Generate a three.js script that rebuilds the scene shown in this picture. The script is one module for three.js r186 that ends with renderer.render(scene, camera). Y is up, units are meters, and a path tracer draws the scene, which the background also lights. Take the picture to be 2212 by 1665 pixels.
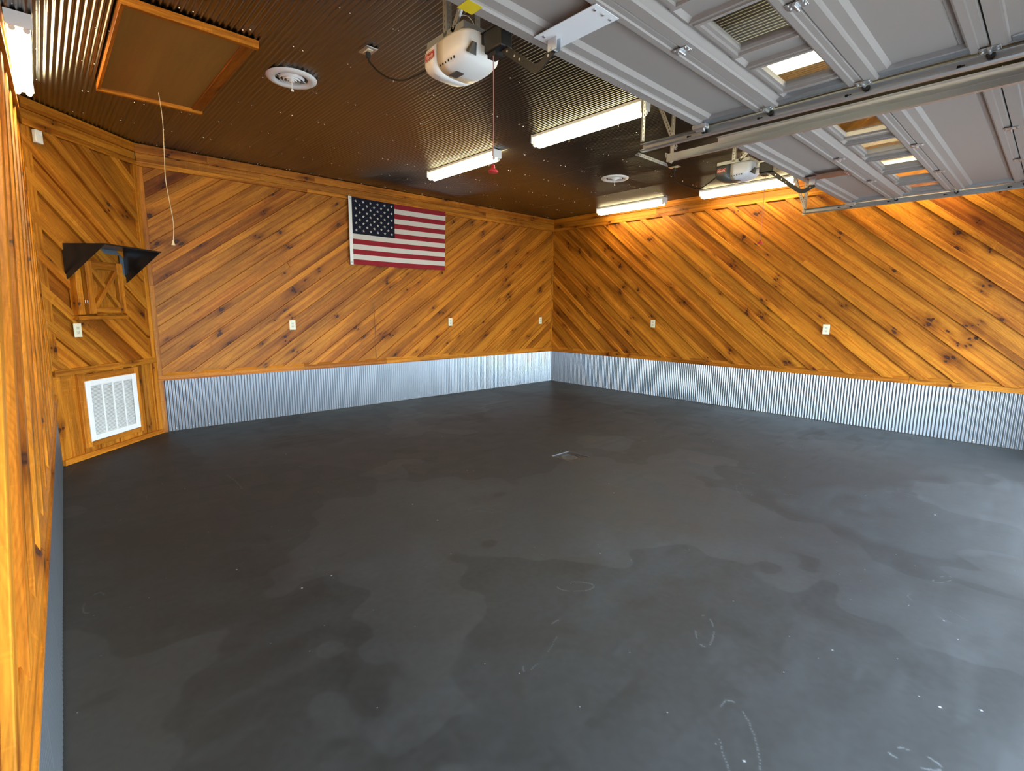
import * as THREE from 'three';
import { RectAreaLightUniformsLib } from 'three/addons/lights/RectAreaLightUniformsLib.js';
import { mergeGeometries } from 'three/addons/utils/BufferGeometryUtils.js';
import { RoundedBoxGeometry } from 'three/addons/geometries/RoundedBoxGeometry.js';

// ------------------------------------------------------------------ camera, sky, exposure
RectAreaLightUniformsLib.init();
const scene = new THREE.Scene();
const camera = new THREE.PerspectiveCamera(74.83, 2212 / 1665, 0.03, 200);
camera.position.set(-7.2782, 1.4103, 6.6954);
camera.rotation.set(-0.1529, -0.7493, 0.0078, 'YXZ');
const renderer = new THREE.WebGLRenderer({ antialias: true });
renderer.toneMapping = THREE.LinearToneMapping;
renderer.toneMappingExposure = 1.0;
renderer.shadowMap.enabled = true;
scene.background = new THREE.Color().setRGB(0.66, 0.84, 1.0);   // even overcast sky
scene.backgroundIntensity = 22;
const TUBE_COLOR = new THREE.Color().setRGB(1.0, 0.84, 0.47);
const TUBE_GLOW = 32, PANEL_GLOW = 13;

// ------------------------------------------------------------------ dimensions (metres)
const H = 3.05;                       // ceiling
const BACK_L = -6.4165;               // left end of the back wall
const C2 = [-7.2715, 0.8621];         // corner between angled wall and left wall
const FRONT = 6.98;                   // garage door wall
const LEFT_TURN = -0.0267;            // the left wall runs slightly out of square
const RAIL_LO = 0.583, RAIL_HI = 0.668, CROWN = 2.832;
const COR_PITCH = 0.0325, COR_AMP = 0.0046;

// ------------------------------------------------------------------ random, noise
function rng(seed) { let s = seed >>> 0; return () => { s = (s + 0x6D2B79F5) | 0; let t = Math.imul(s ^ (s >>> 15), 1 | s); t = (t + Math.imul(t ^ (t >>> 7), 61 | t)) ^ t; return ((t ^ (t >>> 14)) >>> 0) / 4294967296; }; }
const rand = rng(20240611);
const rr = (a, b) => a + (b - a) * rand();
function lattice(seed, nx, ny) {       // tileable value noise, nx by ny cells over the unit square
  const r = rng(seed), g = new Float32Array(nx * ny); for (let i = 0; i < g.length; i++) g[i] = r();
  return (u, v) => {
    let x = u * nx, y = v * ny; const xi = Math.floor(x), yi = Math.floor(y); x -= xi; y -= yi; x = x * x * (3 - 2 * x); y = y * y * (3 - 2 * y);
    const a = ((xi % nx) + nx) % nx, b = (a + 1) % nx, c = (((yi % ny) + ny) % ny) * nx, d = ((((yi + 1) % ny) + ny) % ny) * nx;
    const p = g[c + a] + (g[c + b] - g[c + a]) * x, q = g[d + a] + (g[d + b] - g[d + a]) * x; return p + (q - p) * y;
  };
}
const clamp = (x, a = 0, b = 1) => Math.min(b, Math.max(a, x));
const smooth = (a, b, x) => { const t = clamp((x - a) / (b - a)); return t * t * (3 - 2 * t); };
const toS = (x) => 255 * (x <= 0.0031308 ? 12.92 * x : 1.055 * Math.pow(x, 1 / 2.4) - 0.055);
function dataTex(data, w, h, srgb) {
  const t = new THREE.DataTexture(data, w, h, THREE.RGBAFormat); t.wrapS = t.wrapT = THREE.RepeatWrapping; t.magFilter = THREE.LinearFilter; t.minFilter = THREE.LinearMipmapLinearFilter; t.generateMipmaps = true;
  if (srgb) t.colorSpace = THREE.SRGBColorSpace; t.needsUpdate = true; return t;
}

// ------------------------------------------------------------------ pine: one sheet 4 m along the grain, 1.6 m across
const SHEET_U = 4, SHEET_V = 1.6;
function pineSheet() {
  const W = 2048, Hh = 1024, col = new Uint8Array(W * Hh * 4), r = rng(77);
  const n1 = lattice(1, 9, 14), n2 = lattice(2, 24, 40), n3 = lattice(3, 60, 512), n4 = lattice(4, 300, 1024), n5 = lattice(5, 6, 22), n7 = lattice(7, 5, 90), n6 = lattice(6, 620, 36);
  const knots = [];
  for (let i = 0; i < 26; i++) {       // whorls of one to four knots, lying across the board
    const cx = r() * SHEET_U, cy = (i + r()) / 26 * SHEET_V, k = 1 + Math.floor(r() * 3.6);
    for (let j = 0; j < k; j++) knots.push([cx + (r() - 0.5) * 0.08, cy + (j - (k - 1) / 2) * (0.026 + 0.02 * r()), 0.008 + 0.017 * r() * r(), 0.7 + 1.2 * r(), r() * 6.3]);
  }
  const bins = new Map();
  for (const k of knots) for (let bx = -1; bx <= 1; bx++) for (let by = -1; by <= 1; by++) {
    const key = ((Math.floor(k[0] / 0.25) + bx + 16) % 16) + 100 * ((Math.floor(k[1] / 0.2) + by + 8) % 8);
    if (!bins.has(key)) bins.set(key, []); bins.get(key).push(k);
  }
  const wrap = (d, L) => d > L / 2 ? d - L : d < -L / 2 ? d + L : d;
  for (let j = 0; j < Hh; j++) for (let i = 0; i < W; i++) {
    const u = (i + 0.5) / W, v = (j + 0.5) / Hh, x = u * SHEET_U, y = v * SHEET_V;
    let bend = 0, halo = 0, core = 0, ring = 0;
    for (const k of bins.get(Math.floor(x / 0.25) % 16 + 100 * (Math.floor(y / 0.2) % 8)) || []) {
      const dx = wrap(x - k[0], SHEET_U), dy = wrap(y - k[1], SHEET_V), an = Math.atan2(dy, dx), q = Math.hypot(dx / k[3], dy) / k[2] * (1 + 0.1 * Math.sin(an * 3 + k[4]) + 0.12 * Math.sin(an * 2 - k[4] * 2) + 0.06 * Math.sin(an * 7 + k[4]));
      const far = Math.exp(-(dx * dx) / (k[2] * k[2] * 30) - (dy * dy) / (k[2] * k[2] * 9));
      bend += far * Math.sign(dy) * k[2] * 0.7; halo = Math.max(halo, Math.exp(-Math.pow(Math.hypot(dx / 3.4, dy) / (k[2] * 2.2), 2)));
      if (q < 1.25) { core = Math.max(core, 1 - smooth(0.75, 1.2, q)); ring = Math.sin(q * 9) * 0.5 + 0.5; }
    }
    const yy = y - bend, w = n1(u, yy / SHEET_V) * 0.16 + n2(u, yy / SHEET_V) * 0.012;
    const t = (yy * 1.0 + w) / 0.0145, f = t - Math.floor(t), late = smooth(0.35, 0.93, f) * (1 - smooth(0.93, 1.0, f));
    const str = n3(u, yy / SHEET_V) - 0.5, fine = n4(u, yy / SHEET_V) - 0.5, tone = n5(u, yy / SHEET_V) - 0.5, streak = smooth(0.5, 0.85, n7(u, yy / SHEET_V));
    const saw = smooth(0.6, 0.85, n6(u, v)) * smooth(0.5, 0.8, n2(v, u));
    let L = 0.43 * (1 - 0.15 * late) * (1 + 0.62 * tone + 0.44 * str + 0.2 * fine + 0.2 * saw) * (1 - 0.27 * streak);
    let red = 0.12 * late - 0.25 * tone + 0.5 * streak;
    const h2 = halo * (0.55 + 0.5 * n2(v * 2, u * 3)); L *= 1 - h2 * 0.62; red += h2 * 0.6;
    let R = L, G = L * (0.372 - 0.11 * red), B = L * (0.030 - 0.018 * red);
    if (core > 0) { const c = 0.022 + 0.03 * ring; R += (c * 1.4 - R) * core; G += (c * 0.42 - G) * core; B += (c * 0.2 - B) * core; }
    const o = (j * W + i) * 4; col[o] = toS(clamp(R)); col[o + 1] = toS(clamp(G)); col[o + 2] = toS(clamp(B)); col[o + 3] = 255;
  }
  return dataTex(col, W, Hh, true);
}
const pineMap = pineSheet();
const pine = [[1, 1, 1], [1.16, 1.13, 1.05], [0.82, 0.74, 0.66], [1.06, 0.98, 0.9], [0.62, 0.48, 0.38], [0.95, 0.92, 0.88], [1.1, 1.12, 1.15]].map(([r, g, b], i) => {
  const m = new THREE.MeshPhysicalMaterial({ map: pineMap, roughness: 0.5, specularIntensity: 0.4 }); m.color.setRGB(r, g, b); m.name = 'varnished_pine_' + i; return m;
});
const pineOf = (k) => pine[k % pine.length];
const anyPine = (board = true) => { const q = rand(), k = board ? [0, 0, 2, 2, 5, 5, 3, 4, 2, 1] : [0, 3, 3, 1, 1, 6, 5, 0, 3, 2]; return pine[k[Math.floor(q * 10)]]; };

// ------------------------------------------------------------------ other materials
function grainTex(seed, lo, hi, nx, ny, W = 512) {
  const a = lattice(seed, nx, ny), b = lattice(seed + 1, nx * 5, ny * 5), c = lattice(seed + 2, W / 2, W / 2), d = new Uint8Array(W * W * 4);
  for (let j = 0; j < W; j++) for (let i = 0; i < W; i++) { const u = i / W, v = j / W, t = lo + (hi - lo) * clamp(0.5 * a(u, v) + 0.3 * b(u, v) + 0.2 * c(u, v)), o = (j * W + i) * 4; d[o] = d[o + 1] = d[o + 2] = clamp(t) * 255; d[o + 3] = 255; }
  return dataTex(d, W, W, false);
}
function std(name, color, roughness, metalness = 0, extra = {}) { const m = new THREE.MeshStandardMaterial({ roughness, metalness, ...extra }); m.name = name; if (Array.isArray(color)) m.color.setRGB(...color); else m.color.set(color); return m; }
const M = {
  zinc: std('galvanised_sheet', [0.36, 0.385, 0.41], 0.29, 0.85, { side: THREE.DoubleSide }),
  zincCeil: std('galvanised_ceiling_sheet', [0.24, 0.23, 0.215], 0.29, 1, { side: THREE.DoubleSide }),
  screw: std('zinc_screw', [0.9, 0.9, 0.88], 0.3, 0.6),
  steel: std('zinc_plated_steel', [0.66, 0.68, 0.70], 0.36, 0.9),
  duct: std('galvanised_duct', [0.4, 0.4, 0.41], 0.45, 0.8, { side: THREE.DoubleSide }),
  filter: std('shade_toned_filter_media', [0.30, 0.31, 0.33], 0.95),  // pale filter darkened: shade between the louvres painted into its colour
  steelDark: std('dull_galvanised_steel', [0.42, 0.45, 0.48], 0.45, 0.85),
  white: std('white_enamel', [0.80, 0.80, 0.78], 0.4),
  whiteDull: std('white_plastic', [0.72, 0.71, 0.66], 0.5),
  ivory: std('ivory_plastic', [0.74, 0.70, 0.50], 0.45),
  ivoryDark: std('ivory_socket_face', [0.62, 0.60, 0.46], 0.5),
  doorSkin: std('pale_taupe_door_skin', [0.29, 0.258, 0.24], 0.55),
  doorPlate: std('white_steel_plate', [0.74, 0.75, 0.78], 0.4),
  bronzePlate: std('brown_steel_plate', [0.24, 0.13, 0.10], 0.45, 0.3),
  black: std('black_paint', [0.015, 0.015, 0.016], 0.4),
  rubber: std('black_rubber', [0.012, 0.012, 0.013], 0.6),
  blackMetal: std('black_glossy_sheet_metal', [0.05, 0.05, 0.052], 0.22, 0.75),
  greyMetal: std('grey_sheet_flange', [0.20, 0.23, 0.26], 0.35, 0.6),
  grey: std('dark_grey_plastic', [0.065, 0.065, 0.06], 0.4),
  lens: std('pale_light_cover', [0.62, 0.64, 0.68], 0.35),
  openerWhite: std('white_opener_shell', [0.80, 0.79, 0.76], 0.32),
  red: std('red_plastic', [0.50, 0.03, 0.03], 0.45),
  yellow: std('yellow_label', [0.72, 0.55, 0.02], 0.5),
  cord: std('cream_cord', [0.62, 0.50, 0.30], 0.8),
  redCord: std('faded_red_cord', [0.45, 0.16, 0.12], 0.8),
  slot: std('dark_opening', [0.01, 0.01, 0.01], 0.9),
  plaster: std('bare_sheathing', [0.3, 0.2, 0.1], 0.9),
  navy: std('navy_flag_cloth', [0.004, 0.006, 0.018], 1),
  flagRed: std('red_flag_cloth', [0.24, 0.012, 0.02], 1),
  flagWhite: std('white_flag_cloth', [0.56, 0.54, 0.49], 1),
  canvas: std('white_canvas', [0.78, 0.78, 0.76], 0.85),
};
const ply = new THREE.MeshStandardMaterial({ map: grainTex(51, 0.75, 1.1, 3, 24), roughness: 0.62 }); ply.color.setRGB(0.30, 0.145, 0.022); ply.name = 'brown_plywood';
const glass = new THREE.MeshPhysicalMaterial({ transmission: 1, roughness: 0.03, thickness: 0, ior: 1.5 }); glass.color.setRGB(0.92, 0.93, 0.92); glass.name = 'clear_window_pane';
const tubeMat = new THREE.MeshStandardMaterial({ color: 0xffffff, roughness: 0.4, emissive: TUBE_COLOR, emissiveIntensity: TUBE_GLOW }); tubeMat.name = 'lit_fluorescent_tube';

// ------------------------------------------------------------------ object helpers
const used = new Map();
function numbered(n) { const k = used.get(n) || 0; used.set(n, k + 1); return k ? n + '_' + String(k).padStart(3, '0') : n; }
function shade(o) { o.traverse((c) => { if (c.isMesh) { c.castShadow = true; c.receiveShadow = true; } }); return o; }
function thing(name, label, category, pos = [0, 0, 0], turn = 0, group) {
  const o = new THREE.Group(); o.name = numbered(name); o.position.set(...pos); o.rotation.y = turn; o.userData = { label, category }; if (group) o.userData.group = group; scene.add(o); return o;
}
function structure(name, label, category, pos, turn) { const o = thing(name, label, category, pos, turn); o.userData.kind = 'structure'; return o; }
function part(name, geo, mat, parent, pos, rot) {
  const m = new THREE.Mesh(Array.isArray(geo) ? mergeGeometries(geo.map((g) => { const h = g.index ? g.toNonIndexed() : g; for (const k of Object.keys(h.attributes)) if (!['position', 'normal', 'uv'].includes(k)) h.deleteAttribute(k); return h; })) : geo, mat);
  m.name = name; if (pos) m.position.set(...pos); if (rot) m.rotation.set(...rot); m.castShadow = m.receiveShadow = true; parent.add(m); return m;
}
function sub(name, parent, pos = [0, 0, 0], rot) { const g = new THREE.Group(); g.name = name; g.position.set(...pos); if (rot) g.rotation.set(...rot); parent.add(g); return g; }
const box = (w, h, d, x = 0, y = 0, z = 0) => new THREE.BoxGeometry(w, h, d).translate(x, y, z);
const rbox = (w, h, d, r, x = 0, y = 0, z = 0) => new RoundedBoxGeometry(w, h, d, 2, r).translate(x, y, z);
const cyl = (r, h, x = 0, y = 0, z = 0, n = 16, r2 = r) => new THREE.CylinderGeometry(r2, r, h, n).translate(x, y, z);
function tube(pts, r, seg = 40, n = 8) { return new THREE.TubeGeometry(new THREE.CatmullRomCurve3(pts.map((p) => new THREE.Vector3(...p))), seg, r, n); }
function geom(pos, uv, idx) { const g = new THREE.BufferGeometry(); g.setAttribute('position', new THREE.Float32BufferAttribute(pos, 3)); g.setAttribute('uv', new THREE.Float32BufferAttribute(uv, 2)); if (idx) g.setIndex(idx); g.computeVertexNormals(); return g; }

// a flat piece cut to a convex outline in the x,y plane, from z0 to z1, with a small bevel; the grain runs along angle g
function plank(poly, z0, z1, g = 0, bevel = 0.002) {
  const n = poly.length, P = [], UV = [], cu = Math.cos(g), su = Math.sin(g), ou = rand() * SHEET_U, ov = rand() * SHEET_V;
  const flip = rand() < 0.5 ? -1 : 1, uv = (x, y, e = 0) => [(flip * (x * cu + y * su) + ou) / SHEET_U, (-x * su + y * cu + ov + e) / SHEET_V];
  let area = 0; for (let i = 0; i < n; i++) { const a = poly[i], b = poly[(i + 1) % n]; area += a[0] * b[1] - a[1] * b[0]; }
  const q = area < 0 ? [...poly].reverse() : poly;
  const inset = q.map((p, i) => {
    const a = q[(i + n - 1) % n], b = q[(i + 1) % n]; let e1 = [p[0] - a[0], p[1] - a[1]], e2 = [b[0] - p[0], b[1] - p[1]]; const l1 = Math.hypot(...e1) || 1, l2 = Math.hypot(...e2) || 1;
    e1 = [e1[0] / l1, e1[1] / l1]; e2 = [e2[0] / l2, e2[1] / l2]; const n1 = [-e1[1], e1[0]], n2 = [-e2[1], e2[0]], k = bevel / Math.max(0.35, 1 + n1[0] * n2[0] + n1[1] * n2[1]);
    return [p[0] + (n1[0] + n2[0]) * k, p[1] + (n1[1] + n2[1]) * k];
  });
  const tri = (a, b, c) => { for (const v of [a, b, c]) { P.push(v[0], v[1], v[2]); UV.push(...uv(v[0], v[1], v[3] || 0)); } };
  for (let i = 1; i < n - 1; i++) tri([...inset[0], z1], [...inset[i], z1], [...inset[i + 1], z1]);
  for (let i = 0; i < n; i++) {
    const a = q[i], b = q[(i + 1) % n], c = inset[i], d = inset[(i + 1) % n], zb = z1 - bevel, t = zb - z0;
    tri([...a, zb], [...b, zb], [...d, z1]); tri([...a, zb], [...d, z1], [...c, z1]);
    tri([...a, z0, t], [...b, z0, t], [...b, zb]); tri([...a, z0, t], [...b, zb], [...a, zb]);
  }
  return geom(P, UV);
}
const rect = (x0, x1, y0, y1) => [[x0, y0], [x1, y0], [x1, y1], [x0, y1]];
function cut(poly, a, b, c) {           // keep a*x + b*y >= c
  const out = [];
  for (let i = 0; i < poly.length; i++) {
    const p = poly[i], q = poly[(i + 1) % poly.length], dp = a * p[0] + b * p[1] - c, dq = a * q[0] + b * q[1] - c;
    if (dp >= 0) out.push(p);
    if ((dp >= 0) !== (dq >= 0)) { const t = dp / (dp - dq); out.push([p[0] + (q[0] - p[0]) * t, p[1] + (q[1] - p[1]) * t]); }
  }
  return out.filter((p, i) => { const q = out[(i + 1) % out.length]; return Math.hypot(p[0] - q[0], p[1] - q[1]) > 1e-4; });
}
// a long piece with profile [[n, v], ...] (outward, up) running from u0 to u1
function moulding(profile, u0, u1) {
  const P = [], UV = [], n = profile.length, ou = rand() * SHEET_U, ov = rand() * SHEET_V; let acc = 0;
  const tri = (...vs) => { for (const [u, p, s] of vs) { P.push(u, p[1], p[0]); UV.push((u + ou) / SHEET_U, (s + ov) / SHEET_V); } };
  for (let i = 0; i < n; i++) {
    const a = profile[i], b = profile[(i + 1) % n], l = Math.hypot(a[0] - b[0], a[1] - b[1]);
    tri([u0, a, acc], [u1, a, acc], [u1, b, acc + l]); tri([u0, a, acc], [u1, b, acc + l], [u0, b, acc + l]); acc += l;
  }
  for (const [u, s] of [[u0, -1], [u1, 1]]) for (let i = 1; i < n - 1; i++) { const t = [[u, profile[0], 0], [u, profile[i], 0.01], [u, profile[i + 1], 0.02]]; tri(...(s > 0 ? t : t.reverse())); }
  return geom(P, UV);
}
// corrugated sheet in local x (across the ridges) and y (along them), facing z
function corrugated(x0, x1, y0, y1, z, pitch, amp, phase = 0) {
  const N = Math.max(2, Math.round((x1 - x0) / pitch * 12)), P = [], Nn = [], UV = [], idx = [];
  for (let i = 0; i <= N; i++) {
    const x = x0 + (x1 - x0) * i / N, a = (x + phase) / pitch * Math.PI * 2, zz = z + amp * Math.sin(a), s = amp * Math.cos(a) * Math.PI * 2 / pitch, l = Math.hypot(1, s);
    for (const y of [y0, y1]) { P.push(x, y, zz); Nn.push(-s / l, 0, 1 / l); UV.push(x / 1.1, y / 1.1); }
    if (i < N) { const k = i * 2; idx.push(k, k + 2, k + 1, k + 1, k + 2, k + 3); }
  }
  const g = new THREE.BufferGeometry(); g.setAttribute('position', new THREE.Float32BufferAttribute(P, 3)); g.setAttribute('normal', new THREE.Float32BufferAttribute(Nn, 3)); g.setAttribute('uv', new THREE.Float32BufferAttribute(UV, 2)); g.setIndex(idx); return g;
}
// closed profile [[a, b], ...] carried along frames {o, x, y}
function carry(profile, frames, close = true) {
  const P = [], UV = [], idx = [], n = profile.length;
  frames.forEach((f, k) => profile.forEach(([a, b], i) => { P.push(f.o[0] + f.x[0] * a + f.y[0] * b, f.o[1] + f.x[1] * a + f.y[1] * b, f.o[2] + f.x[2] * a + f.y[2] * b); UV.push(k, i / n); }));
  for (let k = 0; k < frames.length - 1; k++) for (let i = 0; i < (close ? n : n - 1); i++) { const a = k * n + i, b = k * n + (i + 1) % n, c = a + n, d = b + n; idx.push(a, b, c, b, d, c); }
  const g = geom(P, UV, idx).toNonIndexed(); g.computeVertexNormals(); return g;
}
// perforated steel angle standing on the origin along +y
const angleCache = new Map();
function perforatedAngle(len, w = 0.032) {
  const key = len.toFixed(3) + w; if (angleCache.has(key)) return angleCache.get(key);
  const flange = () => {
    const s = new THREE.Shape([new THREE.Vector2(0, 0), new THREE.Vector2(w, 0), new THREE.Vector2(w, len), new THREE.Vector2(0, len)]);
    for (let y = 0.018; y < len - 0.01; y += 0.026) { const h = new THREE.Path(); h.absellipse(w * 0.55, y, 0.0042, 0.0075, 0, Math.PI * 2, true); s.holes.push(h); }
    return new THREE.ExtrudeGeometry(s, { depth: 0.0025, bevelEnabled: false, curveSegments: 6 });
  };
  const g = mergeGeometries([flange(), flange().rotateY(-Math.PI / 2).translate(0.0025, 0, 0)]); angleCache.set(key, g); return g;
}
function between(mesh, a, b) { const A = new THREE.Vector3(...a), B = new THREE.Vector3(...b); mesh.position.copy(A); mesh.quaternion.setFromUnitVectors(new THREE.Vector3(0, 1, 0), B.sub(A).normalize()); return mesh; }
const dist = (a, b) => Math.hypot(a[0] - b[0], a[1] - b[1], a[2] - b[2]);

// ------------------------------------------------------------------ floor
function floorMaps() {
  const W = 2048, S = 8.4, col = new Uint8Array(W * W * 4), rou = new Uint8Array(W * W * 4);
  const a = lattice(101, 7, 7), b = lattice(102, 19, 19), c = lattice(103, 60, 60), d = lattice(104, 400, 400), e = lattice(105, 9, 9), s1 = lattice(106, 30, 140), r = rng(9);
  const marks = [];                                         // worn rings and scuffs where feet and wheels have been
  for (let i = 0; i < 60; i++) marks.push([r() * S, r() * S, 0.05 + 0.14 * r(), 0.3 + 0.7 * r(), r() * 6.3]);
  const img = new Float32Array(W * W), gl = new Float32Array(W * W);
  for (let j = 0; j < W; j++) for (let i = 0; i < W; i++) {
    const u = i / W, v = j / W, big = 0.6 * a(u, v) + 0.28 * b(u, v) + 0.12 * c(u, v), coat = smooth(0.485, 0.5, big), second = smooth(0.56, 0.575, 0.62 * e(u, v) + 0.26 * b(v, u) + 0.12 * c(v, u));
    const fine = d(u, v) - 0.5, wipe = smooth(0.62, 0.8, s1(u, v)) * b(v, u);
    img[j * W + i] = 0.0142 * (1 + 0.42 * coat + 0.22 * second + 0.28 * (c(u, v) - 0.5) + 0.35 * fine + 0.22 * wipe); gl[j * W + i] = 0.56 - 0.035 * coat + 0.045 * second + 0.06 * (c(u, v) - 0.5) + 0.05 * wipe;
  }
  const dab = (x, y, rad, k) => { const n = Math.ceil(rad), X = Math.round(x), Y = Math.round(y); for (let dy = -n; dy <= n; dy++) for (let dx = -n; dx <= n; dx++) { const q = Math.hypot(dx, dy); if (q <= rad + 0.3) { const o = ((Y + dy + W) % W) * W + ((X + dx + W) % W); img[o] = Math.max(img[o], k * (1 - 0.5 * q / (rad + 0.01))); } } };
  for (const [x, y, R, el, an] of marks) for (let k = 0; k < 90; k++) { const t = k / 90 * 6.283, n = c((x + k * 0.02) / S, y / S); if (n < 0.5) continue; const ex = Math.cos(t) * R, ey = Math.sin(t) * R * el * 0.5, px = x + ex * Math.cos(an) - ey * Math.sin(an), py = y + ex * Math.sin(an) + ey * Math.cos(an); dab(px / S * W, py / S * W, 0.8, 0.06); }
  for (let k = 0; k < 520; k++) { const q = r(); dab(r() * W, r() * W, q < 0.85 ? 0.2 : 0.8, 0.1 + 0.3 * r() * (q < 0.85 ? 1 : 2)); }   // specks of grit and paint
  const stroke = (pts, wgt, k) => { for (let s = 0; s < pts.length - 1; s++) { const [x0, z0] = pts[s], [x1, z1] = pts[s + 1], n = Math.ceil(Math.hypot(x1 - x0, z1 - z0) / S * W * 1.2); for (let t = 0; t < n; t++) { const f = t / n, x = x0 + (x1 - x0) * f, z = z0 + (z1 - z0) * f, o = (r() - 0.5) * 0.012; dab((x + 7.8 + o) / S * W, (z + 0.4 + o) / S * W, wgt * (0.5 + r()), k * (0.6 + 0.6 * r())); } } };
  stroke(crackLine, 0.5, 0.038);
  stroke([[-6.259, 2.061], [-6.244, 2.305], [-6.259, 2.518]], 0.7, 0.07);
  for (let o = 0; o < W * W; o++) { const k = img[o]; col[o * 4] = toS(clamp(k * 0.92)); col[o * 4 + 1] = toS(clamp(k)); col[o * 4 + 2] = toS(clamp(k * 1.08)); col[o * 4 + 3] = 255; rou[o * 4] = rou[o * 4 + 1] = rou[o * 4 + 2] = clamp(gl[o]) * 255; rou[o * 4 + 3] = 255; }
  return [dataTex(col, W, W, true), dataTex(rou, W, W, false), S];
}
const crackLine = [[-6.455, 3.611], [-6.277, 3.639], [-5.97, 3.556], [-5.689, 3.544], [-5.401, 3.554], [-5.032, 3.582], [-4.351, 3.429]];
const [floorCol, floorRou, floorS] = floorMaps();
const floorMat = new THREE.MeshPhysicalMaterial({ map: floorCol, roughnessMap: floorRou, roughness: 1, specularIntensity: 0.65 }); floorMat.name = 'black_painted_concrete';
{
  const f = structure('floor', 'black painted concrete garage floor', 'floor');
  const hole = [[-3.79, 3.51], [-3.53, 3.77]];
  const quads = [[-7.8, hole[0][0], -0.3, 7.6], [hole[1][0], 0.3, -0.3, 7.6], [hole[0][0], hole[1][0], -0.3, hole[0][1]], [hole[0][0], hole[1][0], hole[1][1], 7.6]];
  const P = [], UV = []; for (const [x0, x1, z0, z1] of quads) for (const [x, z] of [[x0, z0], [x0, z1], [x1, z1], [x0, z0], [x1, z1], [x1, z0]]) { P.push(x, 0, z); UV.push((x + 7.8) / floorS, (z + 0.4) / floorS); }
  part('slab_top', geom(P, UV), floorMat, f);
  part('slab', [box(4.01, 0.1, 7.9, -5.795, -0.1, 3.65), box(3.83, 0.1, 7.9, -1.615, -0.1, 3.65), box(8.1, 0.02, 7.9, -3.75, -0.16, 3.65)], std('concrete', [0.2, 0.2, 0.19], 0.9), f);
}
// ------------------------------------------------------------------ walls
function boardedWall(wall, x0, x1, y0, y1, angleDeg, centres, battenW = 0.07, opts = {}) {
  const thick = opts.thick ?? 0.022;
  // boards and cover battens run along angleDeg; centres are where battens cross y = baseY
  const a = angleDeg * Math.PI / 180, dx = Math.cos(a), dy = Math.sin(a), nx = -dy, ny = dx, baseY = opts.baseY ?? 0.66, area = rect(x0, x1, y0, y1);
  const off = centres.map((c) => c * nx + baseY * ny).sort((p, q) => p - q);
  const strip = (lo, hi) => cut(cut(area, nx, ny, lo), -nx, -ny, -hi);
  const along = (poly, fn) => { const s = poly.map((p) => p[0] * dx + p[1] * dy), lo = Math.min(...s), hi = Math.max(...s); return fn(lo, hi); };
  off.unshift(off[0] - 0.2); off.push(off[off.length - 1] + 0.2);
  for (let i = 0; i < off.length - 1; i++) {
    const poly = strip(off[i] + 0.003, off[i + 1] - 0.003);
    if (poly.length < 3) continue;
    part('board', plank(poly, 0, 0.006 + rr(0, 0.002), a, 0.001), anyPine(), wall);
  }
  for (let i = 1; i < off.length - 1; i++) {
    const w = battenW * rr(0.92, 1.1), poly = strip(off[i] - w / 2, off[i] + w / 2);
    if (poly.length < 3) continue;
    along(poly, (lo, hi) => {                                  // some battens are made of two lengths
      const pieces = hi - lo > 1.6 && rand() < 0.35 ? [[lo, lo + (hi - lo) * rr(0.3, 0.7)], null] : [[lo, hi]];
      if (pieces[1] === null) pieces[1] = [pieces[0][1], hi];
      for (const [s, e] of pieces) { const q = cut(cut(poly, dx, dy, s + (s > lo ? 0.001 : -1)), -dx, -dy, -(e - (e < hi ? 0.001 : -1))); if (q.length > 2) part('batten', plank(q, 0.004, thick + rr(0, 0.004), a, 0.0025), anyPine(false), wall); }
    });
  }
}
const backing = (wall, w, x0, th = 0.12) => part('sheathing', box(w, H + 0.25, th, x0 + w / 2, H / 2 - 0.02, -th / 2 - 0.001), M.plaster, wall);
const spread = (list, pitch, lo, hi) => { const o = [...list].sort((a, b) => a - b); while (o[0] - pitch > lo) o.unshift(o[0] - pitch * rr(0.94, 1.06)); while (o[o.length - 1] + pitch < hi) o.push(o[o.length - 1] + pitch * rr(0.94, 1.06)); return o; };
const CH_W = Math.hypot(BACK_L - C2[0], C2[1]), CH_TURN = Math.atan2(C2[1], BACK_L - C2[0]);
const LEFT_LEN = (FRONT - C2[1]) / Math.cos(LEFT_TURN), LEFT_FRONT = [C2[0] + Math.sin(LEFT_TURN) * LEFT_LEN, FRONT];
const frames = {                       // position and turn; in its own axes a wall runs along x and faces z
  back: [[0, 0, 0], 0], right: [[0, 0, 0], -Math.PI / 2], angled: [[C2[0], 0, C2[1]], CH_TURN], left: [[LEFT_FRONT[0], 0, LEFT_FRONT[1]], Math.PI / 2 + LEFT_TURN], front: [[0, 0, FRONT], Math.PI],
};
const wallBack = structure('wall_back', 'pine board and batten wall behind the flag', 'wall', ...frames.back);
backing(wallBack, 6.7, -6.5);
boardedWall(wallBack, BACK_L + 0.01, -0.005, RAIL_HI - 0.03, CROWN + 0.02, 35.4, spread([-6.37, -6.02, -5.68, -5.31, -4.99, -4.67, -4.375, -3.99, -3.69, -3.29, -3.0, -2.66, -2.41, -2.1, -1.7, -1.4, -1.13, -0.825, -0.5, -0.2], 0.32, -9.6, 0.1));
const wallRight = structure('wall_right', 'pine board and batten wall beside the second garage door', 'wall', ...frames.right);
backing(wallRight, 7.7, -0.13);
boardedWall(wallRight, 0.005, FRONT - 0.005, RAIL_HI - 0.03, CROWN + 0.02, -39.4, spread([0.14, 0.5, 0.85, 1.2, 1.64, 2.08, 2.42, 2.83, 3.2, 3.575, 3.87, 4.21, 4.6, 5.0, 5.37, 5.7, 6.03, 6.43], 0.37, -0.1, 10.1), 0.072, { thick: 0.036 });
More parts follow.
